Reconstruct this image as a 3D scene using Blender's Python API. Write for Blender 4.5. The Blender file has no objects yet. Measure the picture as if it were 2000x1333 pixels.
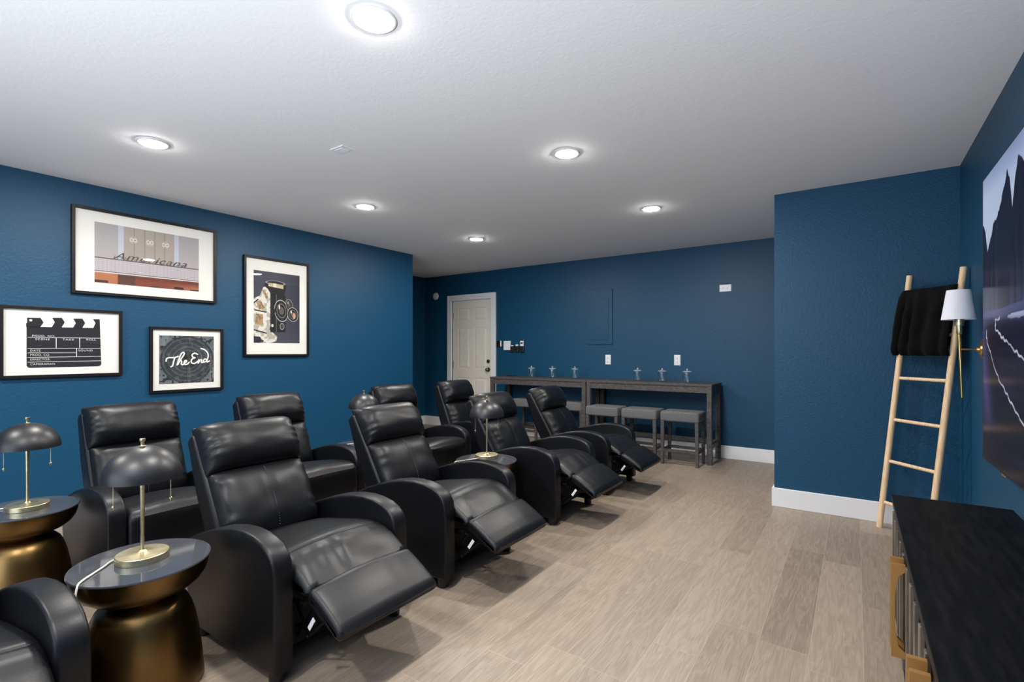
import bpy, bmesh, math, random
import numpy as np
from mathutils import Vector, Matrix, noise

random.seed(7)
S = bpy.context.scene
COL = S.collection
PI = math.pi
R = math.radians

# ------------------------------------------------------------------ camera
cam_data = bpy.data.cameras.new('camera')
cam_data.sensor_width = 36.0
cam_data.lens = 975.8 / 2000 * 36.0
cam_data.shift_y = 20.54 / 2000
cam_data.clip_start = 0.05
camera = bpy.data.objects.new('camera', cam_data)
camera.location = (0, 0, 1.2105)
camera.rotation_euler = (R(90), 0, R(34.535))
COL.objects.link(camera)
S.camera = camera

# ------------------------------------------------------------------ view, world
S.view_settings.view_transform = 'Standard'
S.view_settings.look = 'None'
S.view_settings.exposure = 0.32
S.view_settings.gamma = 1.0
S.view_settings.use_curve_mapping = False
S.cycles.use_denoising = True
S.cycles.max_bounces = 8
S.cycles.transparent_max_bounces = 16
S.cycles.sample_clamp_indirect = 6.0
world = bpy.data.worlds.new('world')
S.world = world
world.use_nodes = True
world.node_tree.nodes['Background'].inputs[0].default_value = (0.62, 0.78, 1.0, 1)
world.node_tree.nodes['Background'].inputs[1].default_value = 0.6

LENS_POWER = 540.0        # emission of each recessed lamp's lens
FLASH_POWER = 740.0
DAY_FILL_POWER = 50.0         # fill added behind the camera, through an added unseen window

def day_fill():  # cool area light added to brighten the room from behind
    l = bpy.data.lights.new('day_fill', 'AREA')
    l.shape = 'RECTANGLE'; l.size = 3.0; l.size_y = 2.0
    l.energy = DAY_FILL_POWER; l.color = (0.78, 0.88, 1.0)
    o = bpy.data.objects.new('day_fill', l)
    o.location = (-2.3, -2.45, 1.1); o.rotation_euler = (R(90), 0, 0)
    o.rotation_euler = (R(-90), 0, R(180))
    COL.objects.link(o)
day_fill()

def bounce_flash():
    # the photographer's flash, unseen, aimed at the ceiling from low behind the camera
    l = bpy.data.lights.new('bounce_flash', 'SPOT')
    l.energy = FLASH_POWER; l.color = (0.88, 0.94, 1.0); l.spot_size = R(124); l.spot_blend = 1.0; l.shadow_soft_size = 0.08
    o = bpy.data.objects.new('bounce_flash', l)
    o.location = (-0.55, -1.95, 0.40); o.rotation_euler = Vector((-0.06, 0.50, 1.0)).to_track_quat('-Z', 'Y').to_euler()
    COL.objects.link(o)
bounce_flash()

# ------------------------------------------------------------------ helpers
def lin(c):
    c = c / 255.0
    return c / 12.92 if c <= 0.04045 else ((c + 0.055) / 1.055) ** 2.4
def rgb(r, g, b): return (lin(r), lin(g), lin(b), 1.0)

def mat(name, base=(0.5, 0.5, 0.5, 1), rough=0.5, metal=0.0, spec=0.5, coat=0.0, bump=None, emit=None, estr=0.0):
    m = bpy.data.materials.new(name); m.use_nodes = True
    nt = m.node_tree; p = nt.nodes['Principled BSDF']
    p.inputs['Base Color'].default_value = base
    p.inputs['Roughness'].default_value = rough
    p.inputs['Metallic'].default_value = metal
    p.inputs['Specular IOR Level'].default_value = spec
    p.inputs['Coat Weight'].default_value = coat
    if emit: p.inputs['Emission Color'].default_value = emit; p.inputs['Emission Strength'].default_value = estr
    if bump:
        scale, dist, detail = bump
        tc = nt.nodes.new('ShaderNodeTexCoord'); n = nt.nodes.new('ShaderNodeTexNoise')
        n.inputs['Scale'].default_value = scale; n.inputs['Detail'].default_value = detail
        b = nt.nodes.new('ShaderNodeBump'); b.inputs['Distance'].default_value = dist; b.inputs['Strength'].default_value = 1.0
        nt.links.new(tc.outputs['Object'], n.inputs['Vector'])
        nt.links.new(n.outputs['Fac'], b.inputs['Height'])
        nt.links.new(b.outputs['Normal'], p.inputs['Normal'])
    return m

def mottle(m, c1, c2, scale, detail=3, stretch=(1, 1, 1), lo=0.35, hi=0.65, rough=None):
    nt = m.node_tree; p = nt.nodes['Principled BSDF']
    tc = nt.nodes.new('ShaderNodeTexCoord'); mp = nt.nodes.new('ShaderNodeMapping')
    mp.inputs['Scale'].default_value = stretch
    n = nt.nodes.new('ShaderNodeTexNoise'); n.inputs['Scale'].default_value = scale; n.inputs['Detail'].default_value = detail
    r = nt.nodes.new('ShaderNodeValToRGB'); r.color_ramp.elements[0].position = lo; r.color_ramp.elements[1].position = hi
    r.color_ramp.elements[0].color = c1; r.color_ramp.elements[1].color = c2
    nt.links.new(tc.outputs['Object'], mp.inputs['Vector']); nt.links.new(mp.outputs['Vector'], n.inputs['Vector'])
    nt.links.new(n.outputs['Fac'], r.inputs['Fac']); nt.links.new(r.outputs['Color'], p.inputs['Base Color'])
    if rough:
        mr = nt.nodes.new('ShaderNodeMapRange'); mr.inputs[3].default_value = rough[0]; mr.inputs[4].default_value = rough[1]
        nt.links.new(n.outputs['Fac'], mr.inputs[0]); nt.links.new(mr.outputs[0], p.inputs['Roughness'])
    return m

M = {}
M['wall'] = mat('blue_wall_paint', rgb(10, 68, 100), 0.48, spec=0.36, bump=(80, 0.0020, 3))
M['ceiling'] = mat('ceiling_paint', rgb(238, 238, 240), 0.85, bump=(60, 0.0007, 3))
M['trim'] = mat('white_trim', rgb(228, 229, 232), 0.4)
M['door'] = mat('door_paint', rgb(226, 222, 212), 0.45)
M['leather'] = mat('black_leather', rgb(10, 12, 17), 0.41, spec=0.36, bump=(150, 0.00028, 3))
M['thread'] = mat('grey_thread', rgb(70, 74, 80), 0.6)
M['black_cloth'] = mat('black_lining', (0.006, 0.006, 0.007, 1), 0.9)
M['black_metal'] = mat('black_metal', (0.01, 0.01, 0.011, 1), 0.4, metal=0.6)
M['black_plastic'] = mat('black_plastic', (0.012, 0.012, 0.013, 1), 0.45)
M['tag'] = mat('white_label', rgb(225, 227, 230), 0.7)
M['brass'] = mottle(mat('brushed_brass', rgb(196, 182, 140), 0.34, metal=1.0), rgb(206, 192, 148), rgb(228, 220, 188), 30, stretch=(1, 1, 1.5))
M['gold'] = mat('polished_gold', rgb(222, 184, 112), 0.28, metal=1.0)
M['bronze'] = mottle(mat('antique_bronze', rgb(140, 112, 70), 0.34, metal=1.0), rgb(98, 76, 46), rgb(140, 112, 70), 5, stretch=(1, 1, 0.5), rough=(0.26, 0.42))
M['shade_black'] = mat('matte_black_enamel', (0.007, 0.007, 0.009, 1), 0.40, spec=0.6)
M['inner_white'] = mat('shade_lining', rgb(220, 216, 205), 0.6)
M['dark_glass'] = mat('smoked_glass', rgb(66, 68, 74), 0.05, spec=0.5)
M['cord'] = mat('white_cord', rgb(225, 222, 212), 0.5)
M['frame'] = mat('black_frame_wood', rgb(18, 14, 14), 0.42, spec=0.3)
M['mat_board'] = mat('mat_board', rgb(232, 231, 226), 0.8)
M['dark_wood'] = mottle(mat('charcoal_wood', rgb(60, 58, 58), 0.55), rgb(46, 44, 44), rgb(92, 89, 88), 14, 6, (2.5, 9, 9), 0.3, 0.75)
M['stool_cloth'] = mottle(mat('grey_linen', rgb(92, 93, 95), 0.95, bump=(420, 0.001, 2)), rgb(72, 73, 75), rgb(118, 119, 122), 160, 2, (1, 0.35, 1))
M['blonde_wood'] = mottle(mat('blonde_wood', rgb(222, 186, 140), 0.5), rgb(216, 182, 140), rgb(234, 206, 170), 14, 4, (8, 8, 0.8))
M['cabinet'] = mottle(mat('black_oak', rgb(14, 15, 17), 0.45, spec=0.14), rgb(9, 10, 12), rgb(24, 24, 26), 6, 6, (9, 1.2, 9), 0.4, 0.75)
M['slat'] = mottle(mat('bronze_slat', rgb(120, 112, 100), 0.35, metal=0.6), rgb(100, 94, 84), rgb(134, 124, 112), 4)
M['handle'] = mat('tan_brass_handle', rgb(178, 134, 78), 0.4, metal=0.5)
M['shade_white'] = mat('white_linen_shade', rgb(226, 228, 238), 0.9, bump=(300, 0.0006, 2))
M['plate'] = mat('white_plate_plastic', rgb(232, 234, 238), 0.35)
M['slot'] = mat('outlet_slot', rgb(90, 92, 96), 0.6)
M['nickel'] = mat('brushed_nickel', rgb(140, 132, 120), 0.3, metal=1.0)
M['lens'] = mat('lit_lens', (1, 1, 1, 1), 0.5, emit=(1.0, 0.955, 0.89, 1), estr=LENS_POWER)
M['fur'] = mat('black_plush', (0.002, 0.002, 0.0023, 1), 0.8, spec=0.1, bump=(170, 0.003, 4))
M['fur'].node_tree.nodes['Principled BSDF'].inputs['Sheen Weight'].default_value = 0.015
M['ink_white'] = mat('white_ink', rgb(225, 225, 225), 0.8)
M['ink_dark'] = mat('dark_ink', rgb(70, 62, 58), 0.8)
M['ink_black'] = mat('black_ink', rgb(32, 31, 38), 0.8)

def glass_mat(name, tint=(1, 1, 1, 1), ior=1.45, rough=0.0, power=4.0):
    m = bpy.data.materials.new(name); m.use_nodes = True
    nt = m.node_tree; nt.nodes.clear()
    out = nt.nodes.new('ShaderNodeOutputMaterial'); mx = nt.nodes.new('ShaderNodeMixShader')
    tr = nt.nodes.new('ShaderNodeBsdfTransparent'); gl = nt.nodes.new('ShaderNodeBsdfGlossy')
    lw = nt.nodes.new('ShaderNodeLayerWeight'); lw.inputs['Blend'].default_value = 0.5
    pw = nt.nodes.new('ShaderNodeMath'); pw.operation = 'POWER'; pw.inputs[1].default_value = power
    fr = nt.nodes.new('ShaderNodeMath'); fr.operation = 'MULTIPLY_ADD'; fr.inputs[1].default_value = 0.85; fr.inputs[2].default_value = ((ior - 1) / (ior + 1)) ** 2
    nt.links.new(lw.outputs['Facing'], pw.inputs[0]); nt.links.new(pw.outputs[0], fr.inputs[0])
    tr.inputs[0].default_value = tint; gl.inputs['Roughness'].default_value = rough
    nt.links.new(fr.outputs[0], mx.inputs[0]); nt.links.new(tr.outputs[0], mx.inputs[1]); nt.links.new(gl.outputs[0], mx.inputs[2])
    nt.links.new(mx.outputs[0], out.inputs[0])
    return m
M['pane'] = glass_mat('picture_glass')
M['jar'] = glass_mat('jar_glass', (0.99, 1.0, 1.0, 1), 1.6, 0.14, 2.2)
M['lid'] = mat('thick_lid_glass', (0.85, 0.9, 0.92, 1), 0.15, spec=0.9)
M['lid'].node_tree.nodes['Principled BSDF'].inputs['Alpha'].default_value = 0.3

def floor_mat():
    m = bpy.data.materials.new('oak_plank_floor'); m.use_nodes = True
    nt = m.node_tree; p = nt.nodes['Principled BSDF']; N = nt.nodes.new; L = nt.links.new
    def math_(op, a, b=None, c=None):
        n = N('ShaderNodeMath'); n.operation = op
        for i, v in enumerate((a, b, c)):
            if v is None: continue
            if isinstance(v, (int, float)): n.inputs[i].default_value = v
            else: L(v, n.inputs[i])
        return n.outputs[0]
    tc = N('ShaderNodeTexCoord'); sp = N('ShaderNodeSeparateXYZ'); L(tc.outputs['Object'], sp.inputs[0])
    u = math_('DIVIDE', math_('SUBTRACT', sp.outputs['X'], 0.025), 0.18)
    row = math_('FLOOR', u); fu = math_('FRACT', u)
    w1 = N('ShaderNodeTexWhiteNoise'); w1.noise_dimensions = '1D'; L(row, w1.inputs['W'])
    v = math_('DIVIDE', math_('ADD', sp.outputs['Y'], math_('MULTIPLY', w1.outputs['Value'], 1.2)), 1.2)
    pl = math_('FLOOR', v); fv = math_('FRACT', v)
    cb = N('ShaderNodeCombineXYZ'); L(row, cb.inputs[0]); L(pl, cb.inputs[1])
    w2 = N('ShaderNodeTexWhiteNoise'); w2.noise_dimensions = '3D'; L(cb.outputs[0], w2.inputs['Vector'])
    tone = w2.outputs['Value']
    # grain coordinates, shifted for every plank
    gx = math_('ADD', math_('MULTIPLY', sp.outputs['X'], 15.0), math_('MULTIPLY', tone, 37.0))
    gy = math_('ADD', math_('MULTIPLY', sp.outputs['Y'], 1.6), math_('MULTIPLY', tone, 91.0))
    gc = N('ShaderNodeCombineXYZ'); L(gx, gc.inputs[0]); L(gy, gc.inputs[1])
    n1 = N('ShaderNodeTexNoise'); n1.inputs['Scale'].default_value = 1.3; n1.inputs['Detail'].default_value = 4; n1.inputs['Distortion'].default_value = 0.6
    L(gc.outputs[0], n1.inputs['Vector'])
    rings = math_('MULTIPLY', n1.outputs['Fac'], 14.0)
    wv = math_('MULTIPLY_ADD', math_('SINE', math_('MULTIPLY', rings, 3.1)), 0.5, 0.5)
    n2 = N('ShaderNodeTexNoise'); n2.inputs['Scale'].default_value = 9.0; n2.inputs['Detail'].default_value = 5
    g2 = N('ShaderNodeCombineXYZ'); L(math_('MULTIPLY', gx, 2.6), g2.inputs[0]); L(math_('MULTIPLY', gy, 0.5), g2.inputs[1])
    L(g2.outputs[0], n2.inputs['Vector'])
    val = math_('ADD', math_('ADD', math_('MULTIPLY', tone, 0.22), math_('MULTIPLY', wv, 0.11)), math_('ADD', math_('MULTIPLY', n2.outputs['Fac'], 0.56), math_('MULTIPLY', n1.outputs['Fac'], 0.12)))
    rp = N('ShaderNodeValToRGB'); e = rp.color_ramp.elements
    e[0].position = 0.26; e[0].color = rgb(120, 106, 93); e[1].position = 0.78; e[1].color = rgb(169, 154, 138)
    L(val, rp.inputs['Fac'])
    du = math_('MULTIPLY', math_('MINIMUM', fu, math_('SUBTRACT', 1.0, fu)), 0.18)
    dv = math_('MULTIPLY', math_('MINIMUM', fv, math_('SUBTRACT', 1.0, fv)), 1.2)
    seam = math_('LESS_THAN', math_('MINIMUM', du, dv), 0.0014)
    mx = N('ShaderNodeMix'); mx.data_type = 'RGBA'
    L(math_('MULTIPLY', seam, 0.28), mx.inputs[0]); L(rp.outputs['Color'], mx.inputs[6]); mx.inputs[7].default_value = rgb(196, 183, 166)
    L(mx.outputs[2], p.inputs['Base Color'])
    p.inputs['Roughness'].default_value = 0.42; p.inputs['Specular IOR Level'].default_value = 0.35
    b = N('ShaderNodeBump'); b.inputs['Distance'].default_value = 0.0008; b.inputs['Strength'].default_value = 0.6
    L(math_('SUBTRACT', n2.outputs['Fac'], seam), b.inputs['Height']); L(b.outputs['Normal'], p.inputs['Normal'])
    return m
M['floor'] = floor_mat()

def attr_mat(name, rough=0.8, emission=False, strength=1.0):
    m = bpy.data.materials.new(name); m.use_nodes = True
    nt = m.node_tree; p = nt.nodes['Principled BSDF']; p.inputs['Roughness'].default_value = rough
    a = nt.nodes.new('ShaderNodeAttribute'); a.attribute_name = 'print_colour'
    if emission:
        p.inputs['Base Color'].default_value = (0.004, 0.004, 0.005, 1)
        nt.links.new(a.outputs['Color'], p.inputs['Emission Color']); p.inputs['Emission Strength'].default_value = strength
    else: nt.links.new(a.outputs['Color'], p.inputs['Base Color'])
    return m
M['print'] = attr_mat('printed_paper', 0.7)
M['screen'] = attr_mat('lit_screen', 0.24, True, 0.66)
M['screen'].node_tree.nodes['Principled BSDF'].inputs['Specular IOR Level'].default_value = 0.07

# --- object linking
def add_obj(name, me, m=None, parent=None, smooth=False):
    me.name = name
    o = bpy.data.objects.new(name, me); COL.objects.link(o)
    if m is not None:
        for mm in (m if isinstance(m, (list, tuple)) else [m]): me.materials.append(mm)
    if parent is not None: o.parent = parent
    if smooth:
        me.polygons.foreach_set('use_smooth', [True] * len(me.polygons))
    return o

class MB:
    """collects shapes and links them as ONE mesh object"""
    def __init__(s): s.v = []; s.f = []; s.sm = []; s.mi = []
    def add(s, vs, fs, smooth=False, mi=0):
        k = len(s.v); s.v += [tuple(v) for v in vs]
        s.f += [tuple(i + k for i in f) for f in fs]; s.sm += [smooth] * len(fs); s.mi += [mi] * len(fs)
        return s
    def box(s, x0, x1, y0, y1, z0, z1, mi=0):
        vs = [(x, y, z) for x in (x0, x1) for y in (y0, y1) for z in (z0, z1)]
        return s.add(vs, [(0, 1, 3, 2), (4, 6, 7, 5), (0, 4, 5, 1), (2, 3, 7, 6), (0, 2, 6, 4), (1, 5, 7, 3)], mi=mi)
    def bbox(s, x0, x1, y0, y1, z0, z1, r=0.004, mi=0, seg=2):
        bm = bmesh.new(); bmesh.ops.create_cube(bm, size=1)
        for v in bm.verts: v.co = Vector(((x0 + x1) / 2 + v.co.x * (x1 - x0), (y0 + y1) / 2 + v.co.y * (y1 - y0), (z0 + z1) / 2 + v.co.z * (z1 - z0)))
        r = min(r, 0.45 * min(x1 - x0, y1 - y0, z1 - z0))
        bmesh.ops.bevel(bm, geom=bm.edges[:], offset=r, segments=seg, profile=0.5, affect='EDGES')
        bm.verts.index_update()
        s.add([v.co for v in bm.verts], [[v.index for v in f.verts] for f in bm.faces], mi=mi); bm.free(); return s
    def tube(s, pts, r, n=12, cap=True, mi=0, flat=1.0):
        pts = [Vector(p) for p in pts]; rs = r if isinstance(r, (list, tuple)) else [r] * len(pts)
        vs = []; fs = []
        t0 = (pts[1] - pts[0]).normalized()
        up = Vector((0, 0, 1)) if abs(t0.z) < 0.9 else Vector((1, 0, 0))
        a = t0.cross(up).normalized()
        for i, p in enumerate(pts):
            t = ((pts[min(i + 1, len(pts) - 1)] - pts[max(i - 1, 0)])).normalized()
            a = (a - t * a.dot(t)).normalized(); b = t.cross(a)
            for k in range(n):
                q = 2 * PI * k / n
                vs.append(p + a * math.cos(q) * rs[i] + b * math.sin(q) * rs[i] * flat)
        for i in range(len(pts) - 1):
            for k in range(n):
                fs.append((i * n + k, i * n + (k + 1) % n, (i + 1) * n + (k + 1) % n, (i + 1) * n + k))
        s.add(vs, fs, True, mi)
        if cap:
            s.add(vs[:n], [tuple(reversed(range(n)))], False, mi); s.add(vs[-n:], [tuple(range(n))], False, mi)
        return s
    def lathe(s, prof, n=40, c=(0, 0, 0), smooth=True, mi=0, axis='z'):
        vs = []; fs = []
        for r, z in prof:
            for k in range(n):
                q = 2 * PI * k / n
                p = (r * math.cos(q), r * math.sin(q), z)
                if axis == 'y': p = (p[0], -p[2], p[1])
                if axis == 'x': p = (p[2], p[0], p[1])
                vs.append((p[0] + c[0], p[1] + c[1], p[2] + c[2]))
        for i in range(len(prof) - 1):
            for k in range(n):
                fs.append((i * n + k, i * n + (k + 1) % n, (i + 1) * n + (k + 1) % n, (i + 1) * n + k))
        return s.add(vs, fs, smooth, mi)
    def sphere(s, c, r, n=12):
        prof = [(max(1e-5, r * math.sin(PI * i / n)), -r * math.cos(PI * i / n)) for i in range(n + 1)]
        return s.lathe(prof, n * 2, c)
    def xform(s, mt): s.v = [tuple(mt @ Vector(v)) for v in s.v]; return s
    def build(s, name, m, parent=None, sharp=48):
        me = bpy.data.meshes.new(name); me.from_pydata(s.v, [], s.f)
        me.polygons.foreach_set('use_smooth', s.sm); me.polygons.foreach_set('material_index', s.mi)
        bm = bmesh.new(); bm.from_mesh(me)
        bmesh.ops.recalc_face_normals(bm, faces=bm.faces[:])
        bm.to_mesh(me); bm.free()
        if any(s.sm): me.set_sharp_from_angle(angle=R(sharp))
        return add_obj(name, me, m, parent)

def thing(name, label, cat, loc=(0, 0, 0), rz=0.0, group=None):
    o = bpy.data.objects.new(name, None); COL.objects.link(o); o.empty_display_size = 0.1
    o.location = loc; o.rotation_euler = (0, 0, rz)
    o['label'] = label; o['category'] = cat
    if group: o['group'] = group
    return o
def tag(o, label, cat, group=None):
    o['label'] = label; o['category'] = cat
    if group: o['group'] = group
    return o
def structure(o): o['kind'] = 'structure'; return o
def dup(root, loc, label, rz=None, group=None):
    def cp(o, par):
        c = o.copy(); COL.objects.link(c)
        if par is not None: c.parent = par
        for ch in o.children: cp(ch, c)
        return c
    r = cp(root, None); r.location = loc; r['label'] = label
    if rz is not None: r.rotation_euler = (0, 0, rz)
    if group: r['group'] = group
    return r

def smooth_line(pts, n=8):
    """Catmull-Rom through the points"""
    P = [np.array(p, float) for p in pts]; P = [2 * P[0] - P[1]] + P + [2 * P[-1] - P[-2]]; out = []
    for i in range(1, len(P) - 2):
        for k in range(n):
            t = k / n
            out.append(0.5 * ((2 * P[i]) + (-P[i - 1] + P[i + 1]) * t + (2 * P[i - 1] - 5 * P[i] + 4 * P[i + 1] - P[i + 2]) * t * t + (-P[i - 1] + 3 * P[i] - 3 * P[i + 1] + P[i + 2]) * t ** 3))
    out.append(P[-2]); return [tuple(p) for p in out]

def resample(poly, step):
    """closed polygon resampled finely"""
    out = []
    n = len(poly)
    for i in range(n):
        a = Vector(poly[i]); b = Vector(poly[(i + 1) % n]); k = max(1, int(round((b - a).length / step)))
        for j in range(k): out.append(tuple(a + (b - a) * j / k))
    return out

def rounded_extrude(poly, w, r, ny=6, nr=5, step=0.02, disp=None):
    """closed XZ polygon extruded along Y over width w with rounded rims of radius r"""
    P = resample(poly, step); n = len(P)
    area = sum(P[i][0] * P[(i + 1) % n][1] - P[(i + 1) % n][0] * P[i][1] for i in range(n))
    if area < 0: P.reverse()
    nor = []
    for i in range(n):
        t = Vector(P[(i + 1) % n]) - Vector(P[i - 1]); t.normalize(); nor.append(Vector((-t.y, t.x)))   # inward
    for _ in range(2):
        nor = [((nor[i - 1] + nor[i] * 2 + nor[(i + 1) % n]).normalized()) for i in range(n)]
    ys = []
    h = w / 2
    for k in range(nr):
        a = PI / 2 * k / nr; ys.append((-h + r * (1 - math.sin(a)), 0))  # placeholder ordering fixed below
    secs = [(-h, r + 0.012), (-h, r)]
    for k in range(1, nr + 1):
        a = PI / 2 * k / nr; secs.append((-h + r * (1 - math.cos(a)), r * (1 - math.sin(a))))
    for k in range(1, ny): secs.append((-h + r + (w - 2 * r) * k / ny, 0))
    secs += [(-y, d) for y, d in reversed(secs[:nr + 2])]
    vs = []; fs = []
    for y, d in secs:
        for i in range(n):
            q = Vector(P[i]) + nor[i] * d
            v = Vector((q.x, y, q.y))
            if disp: v += disp(v, Vector((-nor[i].x, 0, -nor[i].y)))
            vs.append(v)
    m = len(secs)
    for j in range(m - 1):
        for i in range(n):
            fs.append((j * n + i, j * n + (i + 1) % n, (j + 1) * n + (i + 1) % n, (j + 1) * n + i))
    fs.append(tuple(range(n))); fs.append(tuple(reversed([(m - 1) * n + i for i in range(n)])))
    mb = MB(); mb.add(vs, fs[:-2], True); mb.f += fs[-2:]; mb.sm += [True, True]; mb.mi += [0, 0]
    return mb

def pillow(w, h, t, nu=44, nv=30, wr=0.006, seam=0.0, seed=0, pu=5.0, pv=3.2, tb=0.02):
    """stuffed pad: u along Y (width w), v along local Z (height h), bulges to +X by t"""
    vs = []; fs = []
    for j in range(nv + 1):
        v = -math.cos(PI * j / nv) if False else (2 * j / nv - 1)
        for i in range(nu + 1):
            u = 2 * i / nu - 1
            u = math.copysign(abs(u) ** 0.75, u)
            a = max(0.0, 1 - abs(u) ** pu) ** 0.5; b = max(0.0, 1 - abs(v) ** pv) ** 0.5
            x = t * a * b
            edge = math.exp(-(1 - abs(u)) / 0.085) * a * 1.25
            x += wr * edge * math.sin(v * 15 + 2.2 * math.sin(v * 4 + seed) + 3 * u + seed) * b * 2.2
            x += 0.0022 * noise.noise(Vector((u * 2.3 + seed, v * 2.1, seed * 1.7))) * a * b * 2
            if seam: x -= seam * math.exp(-(u / 0.022) ** 2) * b
            sag = 0.012 * edge * math.sin(v * 15 + seed)
            vs.append((x, u * w / 2 * (1 - 0.012 * (1 - b)) - math.copysign(abs(sag) * 0.25, u), v * h / 2 * (1 - 0.03 * (1 - a))))
    n1 = len(vs)
    for j in range(nv):
        for i in range(nu):
            k = j * (nu + 1) + i; fs.append((k, k + 1, k + nu + 2, k + nu + 1))
    # back
    ring = [i for i in range(nu + 1)] + [j * (nu + 1) + nu for j in range(1, nv + 1)] + [nv * (nu + 1) + i for i in range(nu - 1, -1, -1)] + [j * (nu + 1) for j in range(nv - 1, 0, -1)]
    m = len(ring)
    for k in ring: vs.append((-tb, vs[k][1], vs[k][2]))
    for k in range(m):
        fs.append((ring[(k + 1) % m], ring[k], n1 + k, n1 + (k + 1) % m))
    fs.append(tuple(n1 + k for k in range(m)))
    mb = MB(); mb.add(vs, fs, True); mb.sm[-1] = False
    return mb

# ================================================================== SETTING
H = 2.44
XL, XR, XB = -4.632, 0.567, -0.527        # left wall, right wall, corner of the projecting wall
YB, YP, YE = 6.04, 4.397, 4.507           # back wall, projecting wall, far end of the left wall
XH, YF = -5.93, -2.3
o = structure(MB().box(XH - 0.1, XR + 0.1, YF - 0.1, YB + 0.1, -0.06, 0.0).build('floor', M['floor']))
o = structure(MB().box(XH - 0.1, XR + 0.1, YF - 0.1, YB + 0.1, H, H + 0.1).build('ceiling', M['ceiling']))
structure(MB().box(XL - 0.12, XL, YF, YE, 0, H).build('wall_left', M['wall']))
structure(MB().box(XH - 0.1, XL - 0.12, YE - 0.12, YE, 0, H).box(XH - 0.1, XH, YE, YB + 0.1, 0, H).build('wall_hallway', M['wall']))
# back wall with the opening for the door; the part left of the seam sits a little deeper
DX0, DX1, DZ = -5.335, -4.535, 2.02
structure(MB().box(-4.40, XB + 0.3, YB, YB + 0.1, 0, H).build('wall_back', M['wall']))
structure(MB().box(XH, DX0, YB + 0.018, YB + 0.1, 0, H).box(DX1, -4.40, YB + 0.018, YB + 0.1, 0, H).box(DX0, DX1, YB + 0.018, YB + 0.1, DZ, H).build('wall_entry', M['wall']))
structure(MB().box(XB, XR + 0.1, YP, YB + 0.05, 0, H).build('wall_projecting', M['wall']))
structure(MB().box(XR, XR + 0.1, YF, YP, 0, H).build('wall_right', M['wall']))
WX0, WX1, WZ0, WZ1 = -3.75, -0.85, 0.08, 2.12
structure(MB().box(XL - 0.12, WX0, YF - 0.1, YF, 0, H).box(WX1, XR + 0.1, YF - 0.1, YF, 0, H).box(WX0, WX1, YF - 0.1, YF, WZ1, H).box(WX0, WX1, YF - 0.1, YF, 0, WZ0).build('wall_front', M['wall']))
wf = MB()
for a, b in ((WX0, WX0 + 0.05), (WX1 - 0.05, WX1), ((WX0 + WX1) / 2 - 0.03, (WX0 + WX1) / 2 + 0.03)): wf.box(a, b, YF - 0.07, YF - 0.03, WZ0, WZ1)
wf.box(WX0, WX1, YF - 0.07, YF - 0.03, WZ0, WZ0 + 0.06).box(WX0, WX1, YF - 0.07, YF - 0.03, WZ1 - 0.05, WZ1)
win = structure(wf.build('added_window_1', M['trim']))  # added window, out of view, for the fill light to enter
MB().box(WX0 + 0.05, WX1 - 0.05, YF - 0.052, YF - 0.048, WZ0 + 0.06, WZ1 - 0.05).build('added_window_pane', M['pane'], win)

def baseboard(name, *boxes):
    mb = MB()
    for b in boxes: mb.bbox(*b, r=0.004)
    structure(mb.build(name, M['trim']))
BH, BT = 0.145, 0.016
baseboard('baseboard_left', (XL, XL + BT, YF, YE + BT, 0, BH))
baseboard('baseboard_back', (-4.40, XB, YB - BT, YB, 0, BH))
baseboard('baseboard_entry', (XH, -5.42, YB - 0.002, YB + 0.018, 0, BH))
baseboard('baseboard_projecting', (XB - BT, XR, YP - BT, YP, 0, BH), (XB - BT, XB, YP, YB - BT, 0, BH))
baseboard('baseboard_right', (XR - BT, XR, YF, YP - BT, 0, BH))
baseboard('baseboard_hallway', (XH, XH + BT, YE, YB - 0.002, 0, BH))
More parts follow.
